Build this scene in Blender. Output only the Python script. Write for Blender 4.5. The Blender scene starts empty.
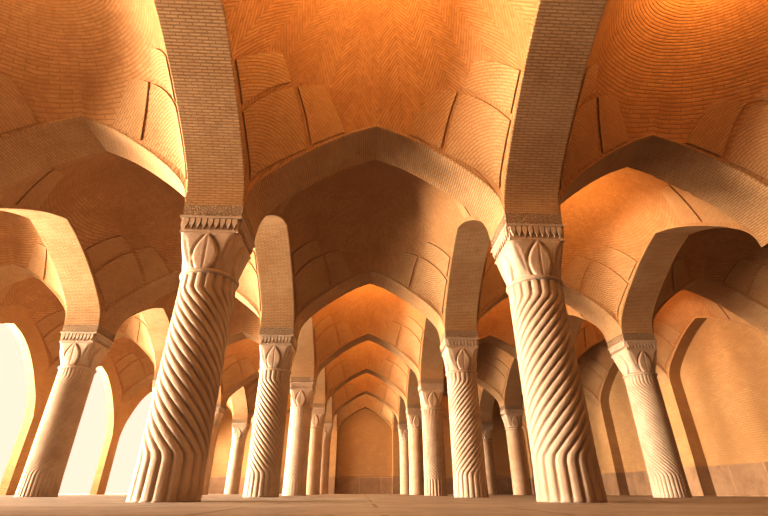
import bpy, math
from mathutils import Matrix, Vector

PI = math.pi
SC = bpy.context.scene
COL = SC.collection

# ------------------------------------------------------------------ plan
Z1, B = 6.19, 5.73                     # depth of the first cross row, bay depth
XL = [-7.64, -2.5, 2.5, 7.45]          # the four column lines
XW_L, XW_R = -12.05, 11.95             # inner faces of the side walls
HALF = 0.45                            # half width of an arch band
ROW = lambda r: Z1 + (r - 1) * B
ZBACK = ROW(6)
TOP = 6.35                             # top of the spandrel masonry (hidden above the vaults)

def interp(pts, t):                    # monotone cubic through (t, h)
    n = len(pts)
    d = [(pts[i+1][1]-pts[i][1])/(pts[i+1][0]-pts[i][0]) for i in range(n-1)]
    m = [d[0]] + [0 if d[i-1]*d[i] <= 0 else 2*d[i-1]*d[i]/(d[i-1]+d[i]) for i in range(1, n-1)] + [d[-1]]
    for i in range(n-1):
        if t <= pts[i+1][0] or i == n-2:
            h = pts[i+1][0]-pts[i][0]
            s = min(max((t-pts[i][0])/h, 0), 1)
            a, b = pts[i][1], pts[i+1][1]
            return (a*(1+2*s)*(1-s)**2 + m[i]*h*s*(1-s)**2 + b*s*s*(3-2*s) + m[i+1]*h*s*s*(s-1))

PROF = [(0, 5.78), (.2, 5.61), (.38, 5.40), (.57, 5.13), (.73, 4.87), (.855, 4.63), (.94, 4.42), (.985, 4.22), (1, 4.02)]
FAC = [(0, 5.15), (.2, 4.97), (.43, 4.58), (.6, 4.17), (.78, 3.6), (.92, 3.05), (1, 2.5)]
def P(t): return interp(PROF, min(abs(t), 1))
TS = [0, .06, .12, .2, .28, .36, .44, .52, .6, .67, .73, .79, .84, .88, .91, .94, .96, .975, .985, .992, 1]
TSS = [-t for t in TS[::-1]] + TS[1:]

# ------------------------------------------------------------------ materials
def mat(name):
    m = bpy.data.materials.new(name); m.use_nodes = True
    nt = m.node_tree; bs = nt.nodes['Principled BSDF']
    bs.inputs['Roughness'].default_value = .85
    bs.inputs['Specular IOR Level'].default_value = .2
    return m, nt, bs
class G:
    """small helper for wiring nodes"""
    def __init__(s, nt): s.nt = nt
    def n(s, t, **kw):
        x = s.nt.nodes.new(t)
        for k, v in kw.items(): setattr(x, k, v)
        return x
    def put(s, sock, v):
        if isinstance(v, bpy.types.NodeSocket): s.nt.links.new(v, sock)
        elif v is not None: sock.default_value = v
    def math(s, op, a, b=None, c=None):
        x = s.n('ShaderNodeMath', operation=op)
        for i, v in enumerate((a, b, c)):
            if v is not None: s.put(x.inputs[i], v)
        return x.outputs[0]
    def mix(s, f, a, b, mode='MIX'):
        x = s.n('ShaderNodeMix', data_type='RGBA', blend_type=mode)
        s.put(x.inputs[0], f); s.put(x.inputs[6], a); s.put(x.inputs[7], b)
        return x.outputs[2]
    def noise(s, vec, scale, detail=4, rough=.6):
        x = s.n('ShaderNodeTexNoise'); s.put(x.inputs['Vector'], vec)
        x.inputs['Scale'].default_value = scale; x.inputs['Detail'].default_value = detail; x.inputs['Roughness'].default_value = rough
        return x.outputs['Fac']
    def ramp(s, f, lo, hi):
        x = s.n('ShaderNodeMapRange', interpolation_type='SMOOTHSTEP'); s.put(x.inputs[0], f)
        x.inputs[1].default_value = lo; x.inputs[2].default_value = hi
        return x.outputs[0]
    def brick(s, vec, w, h, mortar, c1, c2, cm, smooth=.3, off=.5):
        x = s.n('ShaderNodeTexBrick', offset=off); s.put(x.inputs['Vector'], vec)
        for k, v in (('Color1', c1), ('Color2', c2), ('Mortar', cm), ('Scale', 1.0), ('Mortar Size', mortar), ('Mortar Smooth', smooth), ('Brick Width', w), ('Row Height', h), ('Bias', 0.0)):
            x.inputs[k].default_value = v
        return x
    def bump(s, h, dist, strength=1.0):
        x = s.n('ShaderNodeBump'); x.inputs['Distance'].default_value = dist; x.inputs['Strength'].default_value = strength
        s.put(x.inputs['Height'], h); return x.outputs[0]
    def out(s, bs, col, nrm=None):
        s.put(bs.inputs['Base Color'], col)
        if nrm is not None: s.put(bs.inputs['Normal'], nrm)
def C(r, g, b): return (r, g, b, 1)

def mat_dome(name, zig, c1, c2, cm):
    m, nt, bs = mat(name); g = G(nt)
    tc = g.n('ShaderNodeTexCoord'); sp = g.n('ShaderNodeSeparateXYZ'); nt.links.new(tc.outputs['Object'], sp.inputs[0])
    x, y = sp.outputs[0], sp.outputs[1]
    r = g.math('SQRT', g.math('ADD', g.math('MULTIPLY', x, x), g.math('MULTIPLY', y, y)))
    th = g.math('ARCTAN2', y, x)
    wob = g.math('MULTIPLY', g.noise(tc.outputs['Object'], 1.3, 2), .05)
    ph = g.math('ADD', r, wob)
    if zig:                                   # herringbone rays: courses run in chevrons
        t = g.math('PINGPONG', g.math('MULTIPLY', th, 16/(2*PI)), .5)
        ph = g.math('ADD', ph, g.math('MULTIPLY', g.math('MULTIPLY', t, r), .42 if zig == 1 else .2))
    cv = g.n('ShaderNodeCombineXYZ'); g.put(cv.inputs[0], g.math('MULTIPLY', th, 1.6)); g.put(cv.inputs[1], ph)
    bk = g.brick(cv.outputs[0], .26, .058 if zig else .043, .013 if zig else .010, c1, c2, cm, 1.0)
    big = g.noise(tc.outputs['Object'], .9, 5); fine = g.noise(tc.outputs['Object'], 14, 4)
    col = g.mix(g.ramp(big, .35, .75), bk.outputs['Color'], C(c2[0]*.84, c2[1]*.78, c2[2]*.72))
    col = g.mix(g.math('MULTIPLY', g.ramp(fine, .4, .8), .35), col, C(c1[0]*1.15, c1[1]*1.15, c1[2]*1.15))
    # faint wide colour bands between ray sectors / courses
    col = g.mix(g.math('MULTIPLY', g.ramp(g.noise(cv.outputs[0], 6, 2), .45, .6), .3), col, cm)
    hgt = g.math('ADD', g.math('MULTIPLY', bk.outputs['Fac'], -1.0), g.math('MULTIPLY', fine, .5))
    g.out(bs, col, g.bump(hgt, .006)); return m

def mat_brick_uv(name, c1, c2, cm, bw=.2, rh=.05, mort=.009, plaster=.25, pc=None):
    m, nt, bs = mat(name); g = G(nt)
    uv = g.n('ShaderNodeUVMap').outputs[0]; tc = g.n('ShaderNodeTexCoord').outputs['Object']
    gp = g.n('ShaderNodeNewGeometry').outputs['Position']
    bk = g.brick(uv, bw, rh, mort, c1, c2, cm, .5)
    big = g.noise(gp, .8, 5); fine = g.noise(gp, 16, 4); mid = g.noise(gp, 4, 4)
    col = g.mix(g.math('MULTIPLY', g.ramp(big, .4, .7), plaster), bk.outputs['Color'], pc or C(c1[0]*1.2, c1[1]*1.2, c1[2]*1.2))
    col = g.mix(g.math('MULTIPLY', g.ramp(mid, .5, .75), .35), col, C(c2[0]*.75, c2[1]*.7, c2[2]*.65))
    hgt = g.math('ADD', g.math('MULTIPLY', bk.outputs['Fac'], -1.0), g.math('MULTIPLY', fine, .7))
    g.out(bs, col, g.bump(hgt, .011)); return m

def mat_stone(name, c1, c2, dirt, scale=3.0, bump=.008):
    m, nt, bs = mat(name); g = G(nt); bs.inputs['Roughness'].default_value = .7
    gp = g.n('ShaderNodeNewGeometry').outputs['Position']
    a = g.noise(gp, scale, 6, .65); f = g.noise(gp, 28, 4); b = g.noise(gp, .9, 3)
    col = g.mix(g.ramp(a, .35, .65), c1, c2)
    col = g.mix(g.math('MULTIPLY', g.ramp(b, .5, .72), .5), col, dirt)
    g.out(bs, col, g.bump(g.math('ADD', f, a), bump)); return m

def mat_carved(name, c1, c2, sc):
    m, nt, bs = mat(name); g = G(nt)
    gp = g.n('ShaderNodeTexCoord').outputs['Object']
    v = g.n('ShaderNodeTexVoronoi', feature='DISTANCE_TO_EDGE'); g.put(v.inputs['Vector'], gp); v.inputs['Scale'].default_value = sc
    n = g.noise(gp, 18, 4)
    e = g.ramp(v.outputs['Distance'], .02, .16)
    col = g.mix(e, c2, c1); col = g.mix(g.math('MULTIPLY', n, .5), col, c2)
    g.out(bs, col, g.bump(g.math('ADD', e, g.math('MULTIPLY', n, .5)), .04)); return m

def mat_wall(name, c1, c2):
    m, nt, bs = mat(name); g = G(nt)
    gp = g.n('ShaderNodeNewGeometry').outputs['Position']
    sp = g.n('ShaderNodeSeparateXYZ'); nt.links.new(gp, sp.inputs[0])
    cv = g.n('ShaderNodeCombineXYZ'); g.put(cv.inputs[0], g.math('ADD', sp.outputs[0], sp.outputs[1])); g.put(cv.inputs[1], sp.outputs[2])
    bk = g.brick(cv.outputs[0], .24, .07, .008, c1, C(c1[0]*.93, c1[1]*.9, c1[2]*.86), C(c2[0], c2[1], c2[2]), .6)
    big = g.noise(gp, .7, 5); streak = g.noise(cv.outputs[0], 2.2, 5)
    col = g.mix(g.math('MULTIPLY', g.ramp(big, .38, .68), .75), bk.outputs['Color'], c2)
    col = g.mix(g.math('MULTIPLY', g.ramp(streak, .5, .8), .5), col, C(c1[0]*1.15, c1[1]*1.15, c1[2]*1.1))
    g.out(bs, col, g.bump(g.math('SUBTRACT', g.noise(gp, 18, 4), bk.outputs['Fac']), .008)); return m

def mat_slabs(name, c1, c2, cm, w, h, swap):
    m, nt, bs = mat(name); g = G(nt); bs.inputs['Roughness'].default_value = .6
    gp = g.n('ShaderNodeNewGeometry').outputs['Position']
    sp = g.n('ShaderNodeSeparateXYZ'); nt.links.new(gp, sp.inputs[0])
    cv = g.n('ShaderNodeCombineXYZ')
    if swap: g.put(cv.inputs[0], g.math('ADD', sp.outputs[0], sp.outputs[1])); g.put(cv.inputs[1], sp.outputs[2])
    else: g.put(cv.inputs[0], sp.outputs[0]); g.put(cv.inputs[1], sp.outputs[1])
    bk = g.brick(cv.outputs[0], w, h, .02 if not swap else .035, c1, c2, cm, .2, .5 if not swap else 0)
    a = g.noise(gp, 1.6, 6, .65); f = g.noise(gp, 12, 5); 
    col = g.mix(g.math('MULTIPLY', g.ramp(a, .4, .7), .6), bk.outputs['Color'], C(c2[0]*.7, c2[1]*.66, c2[2]*.64))
    col = g.mix(g.math('MULTIPLY', g.ramp(f, .45, .75), .4), col, C(c1[0]*1.2, c1[1]*1.2, c1[2]*1.2))
    hgt = g.math('ADD', g.math('MULTIPLY', bk.outputs['Fac'], -1.0), g.math('MULTIPLY', f, .5))
    g.out(bs, col, g.bump(hgt, .012)); return m

M = {}
M['dome_ring'] = mat_dome('ring brickwork', 0, C(.54, .345, .19), C(.495, .308, .162), C(.385, .223, .11))
M['dome_zig'] = mat_dome('herringbone brickwork', 1, C(.54, .345, .19), C(.495, .308, .162), C(.385, .223, .11))
M['panel'] = mat_brick_uv('pendentive brick', C(.545, .36, .205), C(.51, .33, .18), C(.45, .28, .145), .2, .042, .008, .5, C(.57, .40, .24))
M['arch'] = mat_brick_uv('arch brick', C(.56, .38, .222), C(.505, .33, .185), C(.40, .245, .128), .18, .042, .008, .4, C(.62, .46, .3))
M['stone'] = mat_stone('column stone', C(.58, .47, .375), C(.51, .40, .31), C(.41, .29, .205))
M['stone_plain'] = mat_stone('smooth column stone', C(.57, .44, .33), C(.51, .38, .27), C(.44, .30, .19))
M['carved'] = mat_carved('carved frieze stone', C(.60, .46, .33), C(.44, .31, .2), 24)
M['wall'] = mat_wall('old brick plaster', C(.57, .385, .215), C(.50, .32, .165))
M['dado'] = mat_slabs('dado slabs', C(.42, .29, .19), C(.36, .24, .155), C(.52, .36, .23), 1.5, 1.05, True)
M['floor'] = mat_slabs('floor slabs', C(.50, .46, .42), C(.45, .41, .37), C(.31, .26, .22), 2.0, 1.3, False)
M['court'] = mat_stone('courtyard paving', C(.85, .8, .7), C(.8, .74, .63), C(.7, .62, .5))

# ------------------------------------------------------------------ mesh helpers
def mesh(name, verts, faces, m, uvs=None, smooth=False):
    me = bpy.data.meshes.new(name); me.from_pydata(verts, [], faces)
    if uvs:
        l = me.uv_layers.new(name='UVMap')
        for p in me.polygons:
            for li in p.loop_indices: l.data[li].uv = uvs[p.index][li - p.loop_start]
    me.materials.append(m)
    if smooth:
        for p in me.polygons: p.use_smooth = True
    me.update(); return me
def obj(name, me, parent=None, loc=(0, 0, 0)):
    o = bpy.data.objects.new(name, me); COL.objects.link(o); o.location = loc; o.parent = parent; return o
def thing(o, label, cat, group=None):
    o['label'] = label; o['category'] = cat; o['kind'] = 'thing'
    if group: o['group'] = group
    return o
def struct(name, me, loc=(0, 0, 0), parent=None):
    o = obj(name, me, parent, loc)
    if parent is None: o['kind'] = 'structure'
    return o
class MB:
    def __init__(s): s.v = []; s.f = []; s.u = []
    def quad(s, a, b, c, d, uv=None):
        i = len(s.v); s.v += [a, b, c, d]; s.f.append((i, i+1, i+2, i+3)); s.u.append(uv or [(0, 0)]*4)
    def box(s, x0, x1, y0, y1, z0, z1):
        p = [(x, y, z) for z in (z0, z1) for y in (y0, y1) for x in (x0, x1)]
        for f in ((0, 2, 3, 1), (4, 5, 7, 6), (0, 1, 5, 4), (2, 6, 7, 3), (0, 4, 6, 2), (1, 3, 7, 5)):
            q = [p[k] for k in f]
            n = [max(abs(q[0][k]-q[1][k]), abs(q[1][k]-q[2][k])) for k in range(3)]
            ax = [k for k in range(3) if n[k] > 1e-9][:2]
            uv = [(v[ax[0]], v[ax[1]]) for v in q] if len(ax) == 2 else None
            s.quad(*q, uv)
    def frustum(s, h0, z0, h1, z1):
        a = [(-h0, -h0, z0), (h0, -h0, z0), (h0, h0, z0), (-h0, h0, z0)]; b = [(-h1, -h1, z1), (h1, -h1, z1), (h1, h1, z1), (-h1, h1, z1)]
        for i in range(4):
            j = (i+1) % 4; s.quad(a[i], a[j], b[j], b[i], [(0, z0), (2*h0, z0), (2*h0, z1), (0, z1)])
        s.quad(*a[::-1]); s.quad(*b)
    def mesh(s, name, m, smooth=False): return mesh(name, s.v, s.f, m, s.u, smooth)

# ------------------------------------------------------------------ arches
def arch_mesh(c, w=HALF, ch=.018):
    """pointed arch of half span c running along x, band half width w; solid up to TOP"""
    mb = MB(); s = 0.0; c -= .002
    pts = [(t*c, P(t)) for t in TSS]
    for (x0, z0), (x1, z1) in zip(pts, pts[1:]):
        L = math.hypot(x1-x0, z1-z0); dx, dz = (x1-x0)/L, (z1-z0)/L; nx, nz = -dz*ch, dx*ch   # normal pointing into the masonry
        # soffit
        mb.quad((x0, -w+ch, z0), (x0, w-ch, z0), (x1, w-ch, z1), (x1, -w+ch, z1), [(0, s), (2*w, s), (2*w, s+L), (0, s+L)])
        for sg in (-1, 1):
            mb.quad((x0, sg*(w-ch), z0), (x0, sg*w, z0+ch), (x1, sg*w, z1+ch), (x1, sg*(w-ch), z1), [(0, s), (ch, s), (ch, s+L), (0, s+L)])
            mb.quad((x0, sg*w, z0+ch), (x1, sg*w, z1+ch), (x1, sg*w, TOP), (x0, sg*w, TOP), [(s, z0), (s+L, z1), (s+L, TOP), (s, TOP)])
        mb.quad((x0, -w, TOP), (x1, -w, TOP), (x1, w, TOP), (x0, w, TOP))
        s += L
    for x in (-c, c): mb.quad((x, -w, 4.02), (x, w, 4.02), (x, w, TOP), (x, -w, TOP))
    return mb.mesh('brick_arch', M['arch'])

# ------------------------------------------------------------------ vaults
RISE = 3.15
def vault_h(x, y, cx, cy):
    """height of the vault of a bay with half sizes cx, cy"""
    u, v = max(-1, min(1, x/cx)), max(-1, min(1, y/cy))
    base = PROF[-1][1]
    def sph(a, b):
        q = (a*a + b*b)/2
        return base + RISE*(math.sqrt(1-.86*q) - math.sqrt(1-.86))/(1-math.sqrt(1-.86))
    f = lambda t: P(t) - sph(1, t)
    wgt = lambda t: abs(t)**5
    return sph(u, v) + wgt(u)*f(v) + wgt(v)*f(u) + .035
def grid_ts(n=26):
    # denser towards the borders
    a = [math.sin(PI/2*i/n) for i in range(n+1)]
    return [-t for t in a[::-1]] + a[1:]
def shell_mesh(cx, cy, m):
    ts = grid_ts(); n = len(ts); e = 1 - .0015/min(cx, cy)
    verts = []
    for j in ts:
        for i in ts:
            x, y = i*cx, j*cy
            verts.append((x*(e if abs(i) == 1 else 1), y*(e if abs(j) == 1 else 1), vault_h(x, y, cx, cy)))
    faces = [(b*n+a, (b+1)*n+a, (b+1)*n+a+1, b*n+a+1) for b in range(n-1) for a in range(n-1)]
    return mesh('dome_shell', verts, faces, m, None, True)
def panel_mesh(cx, cy, sx, sy, quad, th=.026, inset=.02, n=9):
    """one raised panel of a pendentive: quad = plan distances from the bay corner; hangs th below the vault shell"""
    q = [Vector(p) for p in quad]; c = sum(q, Vector((0, 0)))/4
    q = [p + (c-p).normalized()*inset*1.5 for p in q]
    def pt(a, b, off):
        p = (q[0]*(1-a) + q[1]*a)*(1-b) + (q[3]*(1-a) + q[2]*a)*b
        x, y = max(.012, p.x), max(.012, p.y)
        # the plan corner sits at (sx*cx, sy*cy)
        X, Y = sx*(cx-x), sy*(cy-y)
        e = 1e-3
        z = vault_h(X, Y, cx, cy)
        gx = (vault_h(X+e, Y, cx, cy)-vault_h(X-e, Y, cx, cy))/(2*e); gy = (vault_h(X, Y+e, cx, cy)-vault_h(X, Y-e, cx, cy))/(2*e)
        nrm = Vector((gx, gy, -1)).normalized()
        o = Vector((X, Y, z)) + nrm*off
        return tuple(o), (p.x, p.y)
    mb = MB()
    for j in range(n):
        for i in range(n):
            cs = [pt((i+di)/n, (j+dj)/n, th) for di, dj in ((0, 0), (1, 0), (1, 1), (0, 1))]
            mb.quad(*[k[0] for k in cs], [(k[1][0]-k[1][1], k[1][0]+k[1][1]) for k in cs])
    for i in range(n):
        for (a0, b0), (a1, b1) in (((i/n, 0), ((i+1)/n, 0)), ((i/n, 1), ((i+1)/n, 1)), ((0, i/n), (0, (i+1)/n)), ((1, i/n), (1, (i+1)/n))):
            mb.quad(pt(a0, b0, th)[0], pt(a1, b1, th)[0], pt(a1, b1, -.004)[0], pt(a0, b0, -.004)[0])
    return mb.mesh('pendentive_panel', M['panel'])
KITE = [(.02, .02), (.90, .0), (.68, .68), (.0, .90)]
SIDE = [(.94, .0), (1.52, .0), (1.14, .56), (.71, .66)]
SIDE2 = [(b, a) for a, b in SIDE][::-1]

# ------------------------------------------------------------------ columns
RB, RT = .405, .40
H_RING = 2.93
def shaft_mesh(N, direction, mode):
    """mode: spiral / diamond / plain"""
    seg = N*8 if mode != 'plain' else 48
    hs = [0, .02]
    k = 40 if mode in ('spiral', 'faint') else (110 if mode == 'diamond' else 12)
    hs += [.02 + (2.9-.02)*(i+1)/k for i in range(k)]
    verts, rings = [], len(hs)
    d = .74/N if mode != 'faint' else .008
    lo, hi = .50, 2.66
    rate = 2.35
    for z in hs:
        R = RB + (RT-RB)*z/2.9 + (.012*(1-z/.4) if z < .4 else 0)
        zz = min(max(z, lo), hi) - lo
        tw = direction*rate*zz
        for s in range(seg):
            ph = 2*PI*s/seg + (tw if mode in ('spiral', 'faint') else 0)
            r = R
            if mode in ('spiral', 'faint'):
                a = abs(math.sin(N*(ph - tw)/2))
                r = R - d*1.0 + d*(1-(1-a)**2.2)
                if z < .001: r = R
            elif mode == 'diamond':
                if z < lo: a = abs(math.sin(N*ph/2))
                else: a = min(1, abs(math.sin(N*(ph-tw)/2))*abs(math.sin(N*(ph+tw)/2))*1.6)
                r = R - d*1.2 + d*1.2*a
            elif mode == 'plain': r = R - .012
            verts.append((r*math.sin(ph), -r*math.cos(ph), z))
    faces = [(a*seg+b, a*seg+(b+1) % seg, (a+1)*seg+(b+1) % seg, (a+1)*seg+b) for a in range(rings-1) for b in range(seg)]
    faces.append(tuple(range(seg))[::-1])
    return mesh('shaft', verts, faces, M['stone'] if mode != 'plain' else M['stone_plain'], None, True)
def lathe(name, prof, m, seg=48):
    verts = [(r*math.sin(2*PI*s/seg), -r*math.cos(2*PI*s/seg), z) for r, z in prof for s in range(seg)]
    faces = [(a*seg+b, a*seg+(b+1) % seg, (a+1)*seg+(b+1) % seg, (a+1)*seg+b) for a in range(len(prof)-1) for b in range(seg)]
    return mesh(name, verts, faces, m, None, True)
def ring_mesh():
    p = [(.38, H_RING-.05)] + [(.395 + .035*math.cos(t), H_RING + .035*math.sin(t)) for t in [(-.5+i/8)*PI for i in range(9)]] + [(.38, H_RING+.05)]
    return lathe('neck_ring', p, M['stone'])
CAP0, CAP1 = 2.96, 3.545
def sst(a, b, x):
    t = min(max((x-a)/(b-a), 0), 1); return t*t*(3-2*t)
def capital_mesh():
    seg, n = 144, 30
    verts = []
    for k in range(n+1):
        s = k/n; z = CAP0 + (CAP1-CAP0)*s
        half = .375 + .06*s**1.6                     # apothem
        pw = 2 + 10*s**1.4                         # circle -> square
        for q in range(seg):
            ph = 2*PI*q/seg
            cx, cy = math.sin(ph), -math.cos(ph)
            r = half / (abs(cx)**pw + abs(cy)**pw)**(1/pw)
            fa = (ph + PI/4) % (PI/2) - PI/4        # angle from the face centre
            ca = PI/4 - abs(fa)                     # angle from the corner
            # central lancet leaf on each face, half leaves wrapping the corners
            wl = .47*math.sin(PI*min(1, .22+.80*s))**.75 if s < .97 else 0
            wc = .27 - .03*s
            g1 = 1 - sst(0, .055, abs(abs(fa)-wl)); g2 = 1 - sst(0, .05, abs(ca-wc*(1-s*.75)))
            leaf = sst(0, .12, wl-abs(fa))
            r += .030*leaf*(1-.3*s) - .042*g1*(1-sst(.85, 1, s)) - .022*g2*sst(.05, .3, s)*(1-sst(.8, .95, s))
            r -= .010*(1-sst(0, .03, abs(fa)))*leaf   # leaf midrib
            verts.append((r*cx, r*cy, z))
    faces = [(a*seg+b, a*seg+(b+1) % seg, (a+1)*seg+(b+1) % seg, (a+1)*seg+b) for a in range(n) for b in range(seg)]
    faces.append(tuple(n*seg+b for b in range(seg)))
    return mesh('capital', verts, faces, M['stone'], None, True)
def abacus_mesh():
    mb = MB()
    mb.frustum(.43, 3.54, .435, 3.575)
    mb.frustum(.415, 3.575, .425, 3.78)
    for side in range(4):                           # row of pointed dentils carved round the lower band
        for k in range(9):
            x = -.41 + .82*(k+.5)/9; w = .038; y0, y1 = .41, .455
            A = [(-w, 3.775), (w, 3.775), (w, 3.69), (0, 3.60), (-w, 3.69)]
            def R(px, py, z):
                for _ in range(side): px, py = -py, px
                return (px, py, z)
            i = len(mb.v)
            mb.v += [R(x+a, -y1+.012*(1 if b < 3.65 else 0), b) for a, b in A] + [R(x+a, -y0, b) for a, b in A]
            mb.f.append((i, i+4, i+3, i+2, i+1)); mb.u.append([(0, 0)]*5)
            for q in range(5):
                p = (q+1) % 5; mb.f.append((i+q, i+p, i+5+p, i+5+q)); mb.u.append([(0, 0)]*4)
    mb.frustum(.46, 3.78, .468, 3.815)
    return mb.mesh('abacus', M['stone'])
def frieze_mesh():
    mb = MB(); mb.frustum(.444, 3.815, .449, 4.018); return mb.mesh('frieze', M['carved'])
def block_mesh():
    mb = MB(); mb.box(-HALF, HALF, -HALF, HALF, 4.02, TOP); return mb.mesh('springing_block', M['arch'])

MESH_RING, MESH_CAP, MESH_ABA, MESH_FRI, MESH_BLK = ring_mesh(), capital_mesh(), abacus_mesh(), frieze_mesh(), block_mesh()
SHAFTS = {}
def column(li, r, N, direction, mode, label, group=None):
    key = (N, direction, mode)
    if key not in SHAFTS: SHAFTS[key] = shaft_mesh(*key)
    t = bpy.data.objects.new('stone_column', None); COL.objects.link(t)
    t.location = (XL[li], ROW(r), 0); t.empty_display_size = .3
    thing(t, label, 'column', group)
    obj('shaft', SHAFTS[key], t); obj('neck_ring', MESH_RING, t)
    cap = obj('capital', MESH_CAP, t)
    ab = obj('abacus', MESH_ABA, t); obj('frieze', MESH_FRI, ab)
    obj('springing_block', MESH_BLK, t)
    return t

ORD = {1: 'first', 2: 'second', 3: 'third', 4: 'fourth', 5: 'fifth'}
LINE = ['row beside sunlit openings', 'row left of central aisle', 'row right of central aisle', 'row beside side wall']
GRP = ['columns beside the sunlit openings', 'columns left of the central aisle', 'columns right of the central aisle', 'columns beside the solid side wall']
SPEC = {
    (1, 1): (18, -1, 'spiral', 'thick stone column with bold spiral fluting, nearest one left of the central aisle'),
    (2, 1): (18, 1, 'spiral', 'thick stone column with bold spiral fluting, nearest one right of the central aisle'),
    (1, 2): (20, -1, 'spiral', 'spiral-fluted stone column, second of the row left of the central aisle'),
    (2, 2): (20, 1, 'spiral', 'spiral-fluted stone column, second of the row right of the central aisle'),
    (0, 2): (30, 1, 'spiral', 'finely ridged spiral stone column standing alone before the sunlit openings'),
    (3, 2): (28, -1, 'spiral', 'finely ridged spiral stone column in front of the side wall with dado'),
    (1, 3): (24, -1, 'faint', 'stone column with faint fluting near its foot, third left of the central aisle'),
    (2, 3): (22, 1, 'diamond', 'stone column carved with a fine diamond pattern, third right of the central aisle'),
}
for li in range(4):
    for r in range(1, 6):
        if (li, r) in ((0, 1), (3, 1), (3, 3)): continue   # outside the frame or wholly hidden
        sp = SPEC.get((li, r))
        if sp:
            N, d, mode, lab = sp
            column(li, r, N, d, mode, lab, GRP[li])
        else:
            column(li, r, 24, 1, 'plain', 'smooth stone column, %s from viewer in %s' % (ORD[r], LINE[li]), GRP[li])

# ------------------------------------------------------------------ bays
BX = [XW_L] + XL + [XW_R]
def bay_x(k):                                            # clear limits of bay column k (0..4)
    a = BX[k] + (HALF if k > 0 else 0); b = BX[k+1] - (HALF if k < 4 else 0)
    return (a+b)/2, (b-a)/2
AISLE = ['outer aisle by sunlit openings', 'aisle left of centre', 'central aisle', 'aisle right of centre', 'outer aisle by side wall']
CY = B/2 - HALF
long_me = arch_mesh(CY)
SKIP_T, SKIP_L, SKIP_V = set(), {(3, 5)}, set()     # wholly hidden in the view
for k in range(5):
    xc, cx = bay_x(k)
    am = arch_mesh(cx)
    sm = shell_mesh(cx, CY, M['dome_zig'] if k == 2 else M['dome_ring'])
    pm = [panel_mesh(cx, CY, sx, sy, q) for sx in (-1, 1) for sy in (-1, 1) for q in (KITE, SIDE, SIDE2)]
    for r in range(0, 6):
        if r >= 1 and (k, r) not in SKIP_T:
            o = obj('brick_arch', am, None, (xc, ROW(r), 0))
            thing(o, 'pointed brick arch spanning the %s at the %s columns' % (AISLE[k], ORD[r]), 'arch', 'arches across the aisles')
        if (k, r) in SKIP_V: continue
        t = obj('brick_dome', sm, None, (xc, ROW(r)+B/2, 0))
        where = 'before the first columns' if r == 0 else ('between %s and %s columns' % (ORD[r], ORD[r+1]) if r < 5 else 'between fifth columns and end wall')
        thing(t, '%s brick dome over %s, %s' % ('herringbone' if k == 2 else 'ring-coursed', AISLE[k], where), 'dome', 'brick domes over the bays')
        for q in pm: obj('pendentive_panel', q, t)
for li in range(4):
    for r in range(0, 6):
        if (li, r) in SKIP_L: continue
        o = obj('brick_arch', long_me, None, (XL[li], ROW(r)+B/2, 0)); o.rotation_euler = (0, 0, PI/2)
        where = 'running overhead to the first column' if r == 0 else ('from %s to %s column' % (ORD[r], ORD[r+1]) if r < 5 else 'from fifth column to end wall')
        thing(o, 'pointed brick arch along %s, %s' % (LINE[li], where), 'arch', 'arches along the column rows')

# ------------------------------------------------------------------ walls
def arched_wall(us, half, prof, face, depth, z_top, opening, ends, base=.95):
    """wall in (u, d, z) with pointed recesses of half span HALF centred at us; returns MBs for wall body and dado"""
    w, da = MB(), MB()
    lo, hi = ends
    edges = []
    for c in us: edges += [c-half, c+half]
    # pier strips
    bounds = [lo] + edges + [hi]
    for i in range(0, len(bounds), 2):
        a, b = bounds[i], bounds[i+1]
        if b - a > 1e-4: w.quad((a, 0, 0), (b, 0, 0), (b, 0, z_top), (a, 0, z_top))
    for c in us:
        pts = [(c+t*half, interp(prof, abs(t))) for t in TSS]
        for (u0, z0), (u1, z1) in zip(pts, pts[1:]):
            w.quad((u0, 0, z0), (u1, 0, z1), (u1, 0, z_top), (u0, 0, z_top))
            w.quad((u0, 0, z0), (u0, depth, z0), (u1, depth, z1), (u1, 0, z1))
            if opening: w.quad((u0, depth, z0), (u1, depth, z1), (u1, depth, z_top), (u0, depth, z_top))
        zs = prof[-1][1]
        for e in (c-half, c+half): w.quad((e, 0, 0), (e, depth, 0), (e, depth, zs), (e, 0, zs))
    if not opening: w.quad((lo, depth, 0), (hi, depth, 0), (hi, depth, z_top), (lo, depth, z_top))
    else:
        for i in range(0, len(bounds), 2):
            a, b = bounds[i], bounds[i+1]
            if b - a > 1e-4: w.quad((a, depth, 0), (b, depth, 0), (b, depth, z_top), (a, depth, z_top))
    return w
NICHE = [(a, b-.02) for a, b in PROF]
def place(mb, fn, name, m):
    mb.v = [fn(*v) for v in mb.v]; return mb.mesh(name, m)
mids = [ROW(r)+B/2 for r in range(0, 6)]
ZF = -1.2
# side wall, solid, with blind arches
w = arched_wall(mids, B/2-.5, NICHE, 0, .45, 7.6, False, (ZF, ZBACK+.45))
right = struct('wall_right', place(w, lambda u, d, z: (XW_R+d, u, z), 'wall_right', M['wall']))
# open arcade to the courtyard
w = arched_wall(mids, B/2-.35, FAC, 0, .3, 7.6, True, (ZF, ZBACK+.45))
left = struct('wall_left', place(w, lambda u, d, z: (XW_L-d, u, z), 'wall_left', M['wall']))
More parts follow.
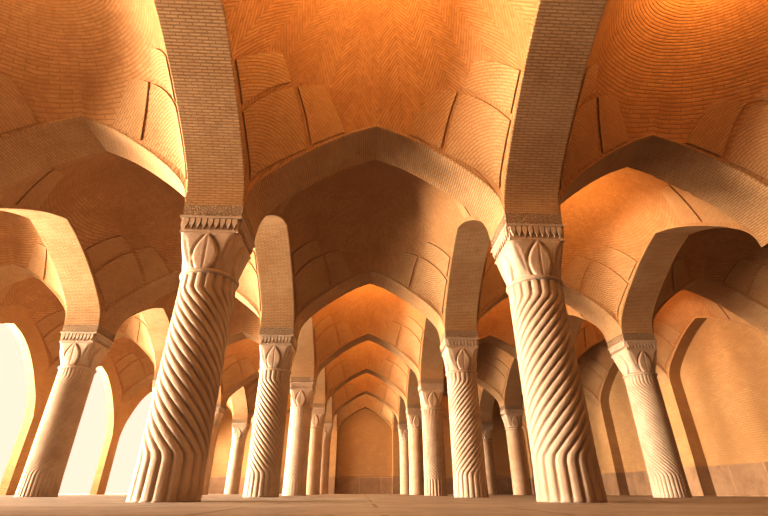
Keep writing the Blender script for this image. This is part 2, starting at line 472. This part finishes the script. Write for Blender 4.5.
# end wall with blind arches
bxs = [bay_x(k) for k in range(5)]
def end_wall():
    w = MB()
    for xc, cx in bxs:
        w2 = arched_wall([xc], cx-.03, NICHE, 0, .45, 7.6, False, (xc-cx-HALF, xc+cx+HALF))
        i = len(w.v); w.v += w2.v; w.f += [tuple(q+i for q in f) for f in w2.f]; w.u += w2.u
    return place(w, lambda u, d, z: (u, ZBACK-.45+d, z), 'wall_back', M['wall'])
back = struct('wall_back', end_wall())
# dado of stone slabs along the solid walls, following piers and recesses
def dado_line(pts, h):
    mb = MB(); t = .025
    for (x0, y0), (x1, y1) in zip(pts, pts[1:]):
        L = math.hypot(x1-x0, y1-y0)
        if L < 1e-4: continue
        nx, ny = -(y1-y0)/L*t, (x1-x0)/L*t
        mb.quad((x0+nx, y0+ny, 0), (x1+nx, y1+ny, 0), (x1+nx, y1+ny, h), (x0+nx, y0+ny, h))
        mb.quad((x0+nx, y0+ny, h), (x1+nx, y1+ny, h), (x1, y1, h), (x0, y0, h))
    return mb
def stepped(us, half, lo, hi, f0, f1):
    p = [(lo, f0)]
    for c in us: p += [(c-half, f0), (c-half, f1), (c+half, f1), (c+half, f0)]
    return p + [(hi, f0)]
pr = [(x, u) for u, x in stepped(mids, B/2-.5, ZF, ZBACK-.45, XW_R, XW_R+.45)]
struct('trim_1', dado_line(pr, .95).mesh('dado', M['dado']))
pb = []
for xc, cx in bxs: pb += stepped([xc], cx-.03, xc-cx-HALF, xc+cx+HALF, ZBACK-.45, ZBACK)
pb = pb[::-1]
struct('trim_2', dado_line(pb, 1.1).mesh('dado', M['dado']))
# added wall behind the camera and roof slab, keeping outside light out
mb = MB(); mb.box(XW_L-.3, XW_R+.45, ZF-.3, ZF, 0, 7.6); struct('wall_front_light_stop', mb.mesh('wall_front_light_stop', M['wall']))
mb = MB(); mb.box(XW_L-.3, XW_R+.45, ZF-.3, ROW(0)+HALF, 5.85, 6.3); struct('ceiling_light_stop', mb.mesh('ceiling_light_stop', M['wall']))

# ------------------------------------------------------------------ floor, courtyard
mb = MB(); mb.quad((XW_L-.3, ZF-.3, 0), (XW_R+.5, ZF-.3, 0), (XW_R+.5, ZBACK+.5, 0), (XW_L-.3, ZBACK+.5, 0))
struct('floor', mb.mesh('floor', M['floor']))
mb = MB(); mb.quad((-26, -25, -.02), (XW_L-.3, -25, -.02), (XW_L-.3, 60, -.02), (-26, 60, -.02))
struct('ground', mb.mesh('ground', M['court']))

# ------------------------------------------------------------------ light
wd = bpy.data.worlds.new('World'); SC.world = wd; wd.use_nodes = True
bg = wd.node_tree.nodes['Background']; bg.inputs[0].default_value = (1, .86, .71, 1); bg.inputs[1].default_value = 1.1
for z in mids:
    L = bpy.data.lights.new('opening_portal', 'AREA'); L.shape = 'RECTANGLE'; L.size = 5.0; L.size_y = 5.15
    L.cycles.is_portal = True
    o = bpy.data.objects.new('opening_portal', L); COL.objects.link(o)
    o.location = (XW_L-.32, z, 2.6); o.rotation_euler = (0, -PI/2, 0)
for z in mids:                                     # added lamps standing in for light thrown up off the courtyard paving
    L = bpy.data.lights.new('courtyard_bounce_fill', 'AREA'); L.shape = 'RECTANGLE'; L.size = 3.0; L.size_y = 4.6; L.energy = 2200; L.spread = math.radians(80); L.color = (1, .88, .73)
    o = bpy.data.objects.new('courtyard_bounce_fill', L); COL.objects.link(o)
    o.location = (XW_L-6, z, .5); o.rotation_euler = Vector((1, -.05, .36)).to_track_quat('-Z', 'Y').to_euler()
S = bpy.data.lights.new('side_fill_sun', 'SUN'); S.energy = 15; S.angle = math.radians(36); S.color = (1, .87, .72)  # added broad side light, standing in for bright sky and courtyard facade
o = bpy.data.objects.new('side_fill_sun', S); COL.objects.link(o); o.rotation_euler = (Vector((1, .2, -.22))).to_track_quat('-Z', 'Y').to_euler()
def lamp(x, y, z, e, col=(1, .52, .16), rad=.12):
    L = bpy.data.lights.new('dome_and_fill_lamp', 'POINT'); L.energy = e; L.color = col; L.shadow_soft_size = rad
    o = bpy.data.objects.new('dome_and_fill_lamp', L); COL.objects.link(o); o.location = (x, y, z)
X0, X1, X2 = bxs[1][0], bxs[2][0], bxs[3][0]
MID = lambda r: ROW(r)+B/2
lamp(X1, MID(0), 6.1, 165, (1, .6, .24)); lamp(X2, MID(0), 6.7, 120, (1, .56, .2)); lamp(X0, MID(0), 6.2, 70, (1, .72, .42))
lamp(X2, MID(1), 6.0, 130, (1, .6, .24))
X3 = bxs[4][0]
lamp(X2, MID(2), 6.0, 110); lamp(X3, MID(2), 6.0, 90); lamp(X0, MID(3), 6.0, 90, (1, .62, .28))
lamp(X1, MID(5), 5.9, 150, (1, .7, .4)); lamp(X0, MID(5), 5.6, 140, (1, .58, .22)); lamp(X2, MID(5), 5.8, 80, (1, .42, .1))  # fill lamps added in the last bay to brighten the end wall
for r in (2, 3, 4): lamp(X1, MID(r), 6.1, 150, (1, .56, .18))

# ------------------------------------------------------------------ camera
f, pitch, yaw, roll = 440.7, .4888, .0432, -.0013
cd = bpy.data.cameras.new('Camera'); cd.sensor_width = 36; cd.lens = f*36/768; cd.clip_start = .05; cd.clip_end = 400
cam = bpy.data.objects.new('Camera', cd); COL.objects.link(cam)
cam.matrix_world = Matrix.Translation((-.118, 0, .103)) @ Matrix.Rotation(-yaw, 4, 'Z') @ Matrix.Rotation(PI/2+pitch, 4, 'X') @ Matrix.Rotation(-roll, 4, 'Z')
SC.camera = cam
SC.view_settings.view_transform = 'Standard'
SC.view_settings.look = 'None'
SC.view_settings.exposure = .02
SC.view_settings.gamma = .70
SC.cycles.max_bounces = 10; SC.cycles.diffuse_bounces = 2
SC.cycles.sample_clamp_indirect = 6
